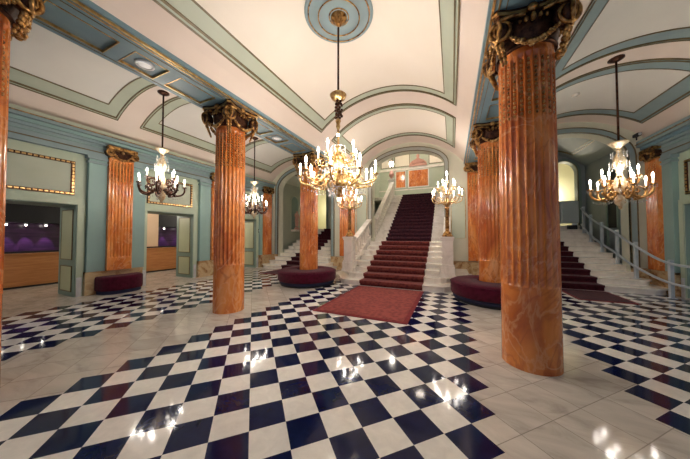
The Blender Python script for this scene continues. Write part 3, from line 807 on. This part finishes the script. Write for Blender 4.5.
# hanging lantern
t = thing('hanging_lantern', 'dark hanging lantern in the upper stair hall, seen under the arch', 'lantern', (-3.5, 15.2, 6.0))
MB().tube([(0, 0, .45), (0, 0, 2.0)], .012, None, 6).build('rod', M['darkbronze'], t)
MB().lathe([(.02, .46), (.1, .42), (.13, .36), (.02, .35)], seg=16).lathe([(.12, .02), (.09, -.02), (.0, -.06)], seg=16).build('frame', M['darkbronze'], t)
MB().lathe([(.12, .03), (.14, .2), (.12, .34)], seg=16).build('glass', M['bulb'], t)
lamp(t, (0, -.3, .1), 10)
t = thing('added_hall_light', 'flat round light added out of view high over the upper flight of the main stairs', 'ceiling lamp', (CX, 14.5, 8.0))  # unseen fitting added to light the upper stair hall
MB().lathe([(.3, 0), (.3, -.05), (.2, -.1), (0, -.12)], seg=24).build('shade', M['downlight'], t)
lamp(t, (0, 0, -.4), 34, (1, .86, .72), .25)

# ------------------------------------------------------------------ side stairs
def side_stair(s):
    side = 'left' if s < 0 else 'right'; ax = mx(s, 5.19); n = 12; run = .38; y0 = 9.35
    st = thing('side_staircase', f'white marble side staircase rising through the {side} arch', 'staircase', (ax, y0, 0))
    rnd_step(1.95, 0, .94, 0, RISE, .45).build('step', M['marble'], st)
    rnd_step(1.76, run, .94, RISE, 2*RISE, .25).build('step', M['marble'], st)
    for k in range(2, n):
        yy = k*run; z = k*RISE; y1 = yy+run+.02 if k < n-1 else 14.25-y0
        MB().box(-1.59, 1.59, yy, y1, z-RISE if k > 2 else 0.001, z+RISE-.045).box(-1.59, 1.59, yy-.035, y1, z+RISE-.04, z+RISE).build('step', M['marble'], st)
    cp = MB(); hw = .54
    for k in range(n):
        yy = k*run; z = k*RISE
        cp.box(-hw, hw, yy-.012, yy-.001, z+(.001 if k else .016), z+RISE-.045); cp.box(-hw, hw, yy-.06, yy-.036, z+RISE-.05, z+RISE+.014, None, .01); cp.box(-hw, hw, yy-.036, (yy+run-.02) if k < n-1 else 14.2-y0, z+RISE+.001, z+RISE+.014)
    tag(cp.build('stair_carpet', M['side_carpet'], None, (ax, y0, 0)), f'narrow dark red carpet runner laid up the {side} side stairs', 'carpet')
    rg = thing('floor_rug', f'narrow dark red rug on the chequered floor at the foot of the {side} side stairs', 'rug', (ax, 8.6, 0))
    MB().box(-.56, .56, -.70, .70, .001, .014, M['carpet_edge'], .004).build('border', None, rg)
    MB().box(-.50, .50, -.64, .64, .0145, .018, M['side_carpet']).build('field', None, rg)
    # passage walls, vault and back wall with arched opening
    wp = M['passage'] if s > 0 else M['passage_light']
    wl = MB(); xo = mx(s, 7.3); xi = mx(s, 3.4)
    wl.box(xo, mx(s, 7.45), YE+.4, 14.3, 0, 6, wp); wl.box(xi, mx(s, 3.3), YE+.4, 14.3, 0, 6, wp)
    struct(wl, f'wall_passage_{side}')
    cx = mx(s, 5.35); mb = MB(); arc_patch(mb, cx, 1.95, 4.75, 5.6, -1.95, 1.95, YE+.4, 14.3, 0, .12, wp, 30); struct(mb, 'ceiling')
    tr = MB(); frame_on_vault(tr, cx, 1.95, 4.75, 5.6, 1.4, 11.1, 13.9, .05, .02, M['line']); frame_on_vault(tr, cx, 1.95, 4.75, 5.6, 1.3, 11.2, 13.8, .03, .02, M['line']); struct(tr, 'trim_9')
    zt = n*RISE; xa = mx(s, 6.50); A = (xa-.52, xa+.52, zt, 4.5, 5.05)
    x0, x1 = sorted((xo, xi))
    wall_with_arches(f'wall_passage_back_{side}', 14.3, 14.6, x0-.1, x1+.1, 6, [A], wp, 0)
    archivolt(A, 14.24, 14.3, .12, M['jamb'], 'trim_7'); archivolt(A, 14.23, 14.3, .02, M['line'], 'trim_7')
    rm = MB(); rm.box(xa-2, xa+2, 17.3, 17.4, zt, 5.8, M['yellowish'])
    rm.box(xa-2.1, xa-2, 14.6, 17.4, zt, 5.8, M['yellowish']); rm.box(xa+2, xa+2.1, 14.6, 17.4, zt, 5.8, M['yellowish'])
    rm.box(mx(s, 5.9), mx(s, 6.15), 17.2, 17.3, zt, 5.8, M['sage'])
    struct(rm, f'wall_room_{side}'); struct(MB().box(xa-2.1, xa+2.1, 14.6, 17.4, 5.8, 5.9, M['cream']), 'ceiling'); struct(MB().box(xa-2.1, xa+2.1, 14.6, 17.4, zt-.2, zt, M['marble']), 'floor_room')
    # sconce
    t = thing('wall_sconce', f'lit wall sconce on the yellow wall at the top of the {side} side stairs', 'wall lamp', (xa+s*.45, 17.3, zt+1.55))
    MB().box(-.05, .05, -.03, -.001, -.15, .2, M['brass'], .01).build('back_plate', None, t)
    for q in (-1, 1):
        a = MB().tube([(0, -.03, 0), (q*.08, -.1, -.06), (q*.14, -.12, 0), (q*.14, -.12, .06)], .012, M['brass'], 6).build('arm', None, t)
        MB().lathe([(.02, .06), (.02, .16), (0, .16)], (q*.14, -.12, 0), 10).build('candle', M['candle'], a)
        MB().ball((q*.14, -.12, .2), .032, None, 8, 6, (1, 1, 1.5)).build('bulb', M['bulb'], a)
    lamp(t, (0, -.5, .25), 26, (1, .9, .74), .1)
side_stair(-1); side_stair(1)
# windows / doors on the outer wall of the right passage
for s in (1,):
    dr = MB()
    for y0, y1 in ((11.0, 11.55), (12.0, 12.6)):
        dr.box(mx(s, 7.28), mx(s, 7.3), y0, y1, 1.9, 4.0, M['darkgap'])
        for a, b in ((y0-.07, y0), (y1, y1+.07)): dr.box(mx(s, 7.24), mx(s, 7.3), a, b, 1.2, 4.07, M['jamb'])
        dr.box(mx(s, 7.24), mx(s, 7.3), y0-.07, y1+.07, 4.0, 4.1, M['jamb'])
    struct(dr, 'window_1')
# niche with statue on the outer wall of the left passage
x = mx(-1, 7.3)
ni = MB(); yc = 12.5
out = [(yc-.38, 2.0), (yc+.38, 2.0)]+[(yc+.38*cos(pi*k/14), 3.7+.38*sin(pi*k/14)) for k in range(15)]
ni.prism(out, x, x+.02, 'x', M['jamb']); struct(ni, 'trim_10')
ni = MB(); ni.tube([(x+.03, a, b) for a, b in out], .03, M['sage'], 6, True); struct(ni, 'trim_10')
struct(MB().box(x, x+.34, yc-.34, yc+.34, 1.86, 1.98, M['marble'], .01), 'trim_11')
def statue(label, loc, rz):
    t = thing('statue', label, 'statue', loc, rz)
    MB().lathe([(.16, 0), (.16, .08), (.12, .1), (.12, .16), (0, .16)], seg=20).build('base', M['pinkstone'], t)
    me = bpy.data.meshes.new('figure'); o = bpy.data.objects.new('figure', me); COL.objects.link(o); o.parent = t
    V = [(0, 0, .62), (0, 0, .78), (0, 0, .95), (0, -.01, 1.06), (0, -.02, 1.17), (-.08, 0, .58), (-.08, -.02, .38), (-.08, 0, .18), (.08, 0, .58), (.09, .0, .38), (.07, 0, .18), (-.15, 0, .98), (-.2, -.02, .82), (-.12, -.1, .72), (.15, 0, .98), (.2, -.02, .82), (.17, -.08, .68)]
    Eg = [(0, 1), (1, 2), (2, 3), (3, 4), (0, 5), (5, 6), (6, 7), (0, 8), (8, 9), (9, 10), (2, 11), (11, 12), (12, 13), (2, 14), (14, 15), (15, 16)]
    me.from_pydata(V, Eg, []); me.materials.append(M['pinkstone'])
    sk = o.modifiers.new('Skin', 'SKIN'); R = [.12, .1, .11, .05, .075, .09, .07, .05, .09, .07, .05, .05, .04, .03, .05, .04, .03]
    me.skin_vertices or None
    if not me.skin_vertices: 
        pass
    for i, r in enumerate(R):
        if me.skin_vertices: me.skin_vertices[0].data[i].radius = (r, r*.85)
    sb = o.modifiers.new('Sub', 'SUBSURF'); sb.levels = 1; sb.render_levels = 1
    return t
statue('pale pink stone figure standing in the arched niche above the left side stairs', (x+.18, yc, 1.98), pi/2)

# ------------------------------------------------------------------ stair railing and platform lift (right)
rl = thing('stair_handrail', 'grey metal double handrail on posts beside the right side stairs', 'handrail', (0, 0, 0))
posts = [(5.25, 8.0, 0), (5.12, 9.05, 0), (4.96, 10.0, 2*RISE), (4.93, 10.80, 4*RISE), (4.90, 11.60, 6*RISE), (4.90, 12.33, 8*RISE), (4.95, 13.0, 10*RISE)]
tops = [.95, .98, 1.42, 1.80, 2.10, 2.42, 2.8]
for (px, py, pz), zt in zip(posts, tops):
    p = MB().box(px-.035, px+.035, py-.045, py+.045, pz+.01, zt, M['railmetal'], .008).box(px-.07, px+.07, py-.07, py+.07, pz, pz+.015, M['railmetal']).build('post', None, rl)
hi = [(5.25-.06, 7.2, .93)]+[(p[0]-.07, p[1], z-.07) for p, z in zip(posts, tops)]
lo = [(5.25-.06, 7.2, .40)]+[(p[0]-.07, p[1], z-.07-q) for (p, z, q) in zip(posts, tops, (.5, .5, .62, .66, .66, .66, .66))]
def smooth(pts, n=6):
    P = [Vector(p) for p in pts]; P = [P[0]*2-P[1]]+P+[P[-1]*2-P[-2]]; out = []
    for i in range(1, len(P)-2):
        for k in range(n):
            t_ = k/n; a, b, c, d = P[i-1:i+3]
            out.append(.5*((2*b)+(-a+c)*t_+(2*a-5*b+4*c-d)*t_**2+(-a+3*b-3*c+d)*t_**3))
    out.append(P[-2]); return out
MB().tube(smooth(hi), .032, M['railmetal'], 8).build('upper_rail', None, rl)
MB().tube(smooth(lo), .032, M['railmetal'], 8).build('lower_rail', None, rl)
lf = thing('platform_lift', 'grey folded wheelchair platform lift parked at the top of the right stair rail', 'stair lift', (4.60, 13.30, 11*RISE+.002))
MB().box(-.34, .28, -.15, .15, .26, 1.22, M['liftgrey'], .05).build('folded_platform', None, lf)
MB().box(-.28, .2, -.175, -.15, .36, 1.06, M['liftgrey'], .01).build('cover_panel', None, lf)
MB().box(.1, .24, -.07, .07, 0.16, .27, M['railmetal'], .01).build('bracket', None, lf)
MB().box(-.06, .24, -.08, .08, .0, .18, M['darkgap'], .01).build('drive_unit', None, lf)

# ------------------------------------------------------------------ seats
def seat(label, x, y):
    t = thing('round_seat', label, 'round seat', (x, y, 0))
    MB().lathe([(.36, .05), (.90, .05), (.92, .09), (.92, .15), (.36, .15)], seg=48).build('base_band', M['navyband'], t)
    MB().lathe([(.35, .15), (.95, .15), (.97, .18), (.97, .40), (.95, .45), (.90, .475), (.36, .49), (.35, .15)], seg=48).build('cushion', M['velvet'], t)
    MB().tube([(.97*cos(a*pi/24), .97*sin(a*pi/24), .43) for a in range(48)], .01, None, 6, True).build('piping', M['velvet'], t)
    MB().lathe([(.345, 0), (.88, 0), (.88, .05), (.345, .05)], seg=48).build('plinth', M['darkgap'], t)
seat('round burgundy velvet seat around the column left of the main stairs', XL-.07, ROWS[2]-.03)
seat('round burgundy velvet seat around the column behind the nearest right column', XR, ROWS[2])
t = thing('wall_sofa', 'rounded burgundy velvet seat against the left wall under the marble pilaster', 'sofa', (mx(-1, DW-.16), 3.73, 0))
def half(rx, ry): return [(0, -ry)]+[(rx*sin(pi*k/20)**.6, -ry*cos(pi*k/20)) for k in range(1, 20)]+[(0, ry)]
MB().prism(half(.50, .47), 0, .10, 'z').build('base_band', M['navyband'], t)
s_ = MB(); secs = []
for k, z in ((1, .10), (1.02, .14), (1.02, .42), (1.0, .46), (.93, .48)): secs.append([(a*k+.0, b*k, z) for a, b in half(.53, .5)])
s_.strip(secs, smooth=False).build('cushion', M['velvet'], t)

# ------------------------------------------------------------------ chandeliers
def bez(P, n=14):
    out = []
    for i in range(n+1):
        t_ = i/n; out.append(tuple(sum(c*p[k] for c, p in zip(((1-t_)**3, 3*t_*(1-t_)**2, 3*t_*t_*(1-t_), t_**3), P)) for k in range(3)))
    return out
def arm_obj(parent, R, z0, zc, mat, r=.013, sag=.22, ch=.13, r0=.06, crystals=True, name='arm'):
    """S-curved arm from the stem (radius r0, height z0) out to R, candle cup at zc"""
    mb = MB()
    p1 = bez([(r0, 0, z0), (R*.35, 0, z0+.10), (R*.45, 0, zc-sag-.06), (R*.75, 0, zc-sag)]); p2 = bez([(R*.75, 0, zc-sag), (R*.98, 0, zc-sag+.03), (R*1.03, 0, zc-.12), (R, 0, zc-.02)])
    mb.tube(p1+p2[1:], r, mat, 6)
    # little scroll inside the arm
    c = Vector((R*.55, 0, zc-.10)); mb.tube([c+Vector((cos(a*.55)*(.09-.006*a), 0, sin(a*.55)*(.09-.006*a))) for a in range(14)], r*.65, mat, 5)
    mb.lathe([(.006, -.05), (.02, -.03), (.05, -.015), (.055, 0), (.02, .0), (.018, .02)], (R, 0, zc), 10, mat)
    for k, u in enumerate((.3, .55, .8)): mb.ball(p1[int(u*14)], r*1.9, mat, 6, 4)
    a = mb.build(name, None, parent); a['bulb_x'] = R; a['bulb_z'] = zc+ch+.055
    MB().lathe([(.013, .02), (.014, ch), (0, ch)], (R, 0, zc), 8).build('candle', M['candle'], a)
    MB().lathe([(.010, ch), (.019, ch+.03), (.018, ch+.055), (.006, ch+.10), (0, ch+.105)], (R, 0, zc), 8).build('bulb', M['bulb'], a)
    if crystals:
        cr = MB()
        for k in range(5):
            an = 2*pi*k/5
            for j in range(2): cr.ball((R+.052*cos(an), .052*sin(an), zc-.03-j*.035), .008, None, 5, 4, (.8, .8, 1.7))
        for k in range(6):
            u = k/5; cr.ball((R*.4+R*.5*u, 0, zc-sag-.05-.05*sin(pi*u)), .010, None, 5, 4, (.8, .8, 1.6))
        cr.build('crystal_drops', M['crystal'], a)
    return a
def ring_arms(a0, n, ph=0, power=0):
    if power:
        x, z = a0['bulb_x'], a0['bulb_z']; lamp(a0, (x, 0, z), power, r=.03)
    a0.rotation_euler = (0, 0, ph)
    for k in range(1, n):
        c = copy_tree(a0, a0.parent); c.rotation_euler = (0, 0, ph+2*pi*k/n)
PB, PA, PC = 7.0, 5.0, 4.0     # power of one bulb: centre chandelier, aisle chandeliers, candelabras
def big_chandelier():
    t = thing('chandelier', 'large lit brass and crystal candle chandelier hanging over the centre of the hall', 'chandelier', (CX-.05, 3.77, 0))
    MB().tube([(0, 0, 4.12), (0, 0, 5.40)], .018, M['darkbronze'], 8).build('rod', None, t)
    MB().lathe([(.0, 4.13), (.10, 4.12), (.15, 4.08), (.12, 4.02), (.06, 3.98), (.03, 3.97)], seg=20, fn=lambda u, z: 1+.1*sin(u*2*pi*10)).build('crown', M['brass'], t)
    fg = MB(); rnd = random.Random(2)
    for k in range(36):
        a = k*2.4; z = 3.97-.009*k; r = .045+.02*sin(k*.9)
        fg.ball((r*cos(a), r*sin(a), z), .026, None, 6, 4)
    fg.build('leaf_cluster', M['darkbronze'], t)
    MB().lathe([(.03, 3.66), (.05, 3.62), (.03, 3.57), (.04, 3.52), (.02, 3.47), (.02, 3.2), (.06, 3.16), (.05, 3.12), (.03, 3.06), (.09, 3.0), (.12, 2.9), (.07, 2.8), (.05, 2.7), (.11, 2.6), (.16, 2.5), (.13, 2.44), (.06, 2.40), (.07, 2.36), (.04, 2.31), (.02, 2.28), (0, 2.26)], seg=20).build('stem', M['brass'], t)
    cr = MB(); rnd = random.Random(4)
    for (R, z, n, d) in ((.13, 3.12, 8, 2), (.24, 2.72, 14, 3), (.16, 2.40, 10, 3)):
        for k in range(n):
            a = 2*pi*k/n
            for j in range(d): cr.ball((R*cos(a), R*sin(a), z-j*.045), .014, None, 5, 4, (.8, .8, 1.6))
        cr.tube([(R*cos(2*pi*k/16), R*sin(2*pi*k/16), z+.03) for k in range(16)], .007, None, 5, True)
    cr.build('crystal_drops', M['crystal'], t)
    ring_arms(arm_obj(t, .66, 2.72, 2.64, M['brass'], .016, .16, .12), 9, .1, PB)
    ring_arms(arm_obj(t, .50, 2.66, 2.56, M['brass'], .014, .12, .12), 7, .45, PB)
    ring_arms(arm_obj(t, .36, 3.02, 2.96, M['brass'], .014, .12, .12), 5, .9, PB)
    MB().lathe([(.05, 3.18), (.014, 3.2), (.014, 3.32), (0, 3.32)], seg=8).build('top_candle', M['candle'], t)
    MB().lathe([(.010, 3.32), (.026, 3.36), (.022, 3.39), (0, 3.45)], seg=8).build('top_bulb', M['bulb'], t)
    lamp(t, (0, 0, 3.39), PB, r=.03)
    return t
big_chandelier()
def aisle_chandelier(label, x, y, dz=0, PA=PA, reach=1.0):
    am = M['darkbronze'] if x < CX else M['bronze']; zt = 5.4+dz; t = thing('chandelier', label, 'chandelier', (x, y, -dz))
    MB().lathe([(.13, zt), (.13, zt-.03), (.08, zt-.06), (.03, zt-.08)], seg=20).build('canopy', M['darkbronze'], t)
    MB().tube([(0, 0, 3.86), (0, 0, zt-.07)], .02, M['darkbronze'], 8).build('rod', None, t)
    MB().lathe([(.03, 3.74), (.06, 3.78), (.15, 3.86), (.16, 3.885), (.03, 3.85)], seg=20).build('top_bowl', M['palebrass'], t)
    MB().lathe([(.03, 3.74), (.05, 3.70), (.035, 3.66), (.07, 3.60), (.10, 3.50), (.09, 3.38), (.05, 3.28), (.04, 3.2), (.08, 3.1), (.11, 3.0), (.12, 2.9), (.07, 2.82), (.05, 2.76), (.1, 2.68), (.08, 2.58), (.03, 2.52), (.03, 2.48), (0, 2.44)], seg=20).build('stem', M['palebrass'], t)
    cr = MB()
    for (R, z, n, d) in ((.12, 3.66, 9, 3), (.15, 3.45, 10, 4), (.14, 2.84, 10, 2)):
        for k in range(n):
            a = 2*pi*k/n
            for j in range(d): cr.ball((R*cos(a), R*sin(a), z-j*.045), .013, None, 5, 4, (.8, .8, 1.6))
    cr.build('crystal_drops', M['crystal'], t)
    ring_arms(arm_obj(t, .50*reach, 2.78, 2.92, am, .024, .24, .12), 7, .2, PA)
    ring_arms(arm_obj(t, .30*reach, 2.95, 3.12, am, .018, .2, .12), 5, .5, PA)
    return t
aisle_chandelier('lit chandelier hanging in the left aisle in front of the second doorway', AX[0], 3.77)
aisle_chandelier('lit chandelier hanging far back in the left aisle, right of the free column', AX[0], 7.0, .2)
aisle_chandelier('lit chandelier hanging in the right aisle above the stair handrail', AX[1]-.18, 6.97, .30, 2.8, .88)
aisle_chandelier('lit chandelier of the right aisle hanging beside the nearest right column', AX[1], 3.77, .2, 3.0)

# candelabras on the pedestals
def candelabra(label, x, y, z, s=1):
    t = thing('candelabra', label, 'candelabra', (x, y, z))
    MB().lathe([(.17, 0), (.17, .04), (.13, .07), (.14, .10), (.08, .16), (.06, .2), (.075, .24)], seg=16).build('foot', M['bronze'], t)
    MB().lathe([(.065, .24), (.058, .5), (.052, .86), (.07, .88), (.07, .92), (.04, .95)], seg=20, fn=lambda u, z_: 1+.06*cos(u*2*pi*10)).build('shaft', M['bronze'], t)
    MB().lathe([(.04, .95), (.09, 1.0), (.11, 1.08), (.05, 1.16), (.035, 1.3), (.06, 1.36), (.03, 1.44), (.025, 1.7), (.05, 1.74), (.02, 1.78)], seg=16).build('stem', M['brass'], t)
    cr = MB()
    for (R, z_, n) in ((.16, 1.5, 10), (.22, 1.25, 12)):
        for k in range(n):
            for j in range(3): cr.ball((R*cos(2*pi*k/n), R*sin(2*pi*k/n), z_-j*.04), .013, None, 5, 4, (.8, .8, 1.6))
    cr.build('crystal_drops', M['crystal'], t)
    ring_arms(arm_obj(t, .47, 1.05, 1.28, M['brass'], .014, .2, .12), 7, .2, PC)
    ring_arms(arm_obj(t, .28, 1.3, 1.56, M['brass'], .012, .16, .12), 5, .5, PC)
    MB().lathe([(.05, 1.78), (.014, 1.8), (.014, 1.95), (0, 1.95)], seg=8).build('top_candle', M['candle'], t)
    MB().lathe([(.010, 1.95), (.028, 1.99), (.022, 2.03), (0, 2.10)], seg=8).build('top_bulb', M['bulb'], t)
    lamp(t, (0, 0, 2.02), 4, r=.03)
    t.scale = (.92, .92, .97)
    return t
candelabra('lit brass candelabra standing on the left marble pedestal of the main stairs', mx(-1, PX), 8.02, 2*RISE+1.232)
candelabra('lit brass candelabra standing on the right marble pedestal of the main stairs', mx(1, PX), 8.02, 2*RISE+1.232)

# ------------------------------------------------------------------ small fittings
t = thing('smoke_detector', 'small white smoke detector on the vault of the right aisle', 'smoke detector', (3.05, 8.27, 5.36))
MB().lathe([(.09, .03), (.09, 0), (.06, -.03), (0, -.035)], seg=20).build('housing', M['marble'], t)
MB().lathe([(.015, -.034), (.012, -.045), (0, -.045)], seg=10).build('indicator', M['steel'], t)
t = thing('security_camera', 'small dark security camera on the cornice in the far right corner', 'camera', (5.12, 10.12, 4.62))
MB().box(-.05, .05, -.12, .10, -.04, .05, None, .012).build('camera_body', M['darkgap'], t)
MB().box(-.012, .012, .0, .03, -.14, -.04, None, .003).build('bracket', M['darkgap'], t)
MB().prism([(.035*cos(a*pi/8), .035*sin(a*pi/8)) for a in range(16)], -.15, -.12, 'y').build('lens', M['steel'], t)
t = thing('alarm_button', 'small dark alarm box on the left wall right of the last doorway', 'alarm box', (mx(-1, DW), 9.40, 1.85))
MB().box(0, .05, -.06, .06, -.09, .09, None, .01).build('box', M['darkgap'], t)
MB().prism([(.025*cos(a*pi/8), .025*sin(a*pi/8)) for a in range(16)], .05, .062, 'x').build('button', M['steel'], t)

for o in bpy.data.objects:
    if o.name.startswith(('crystal_drops', 'bead_strings', 'leaf_cluster')): o['kind'] = 'stuff'
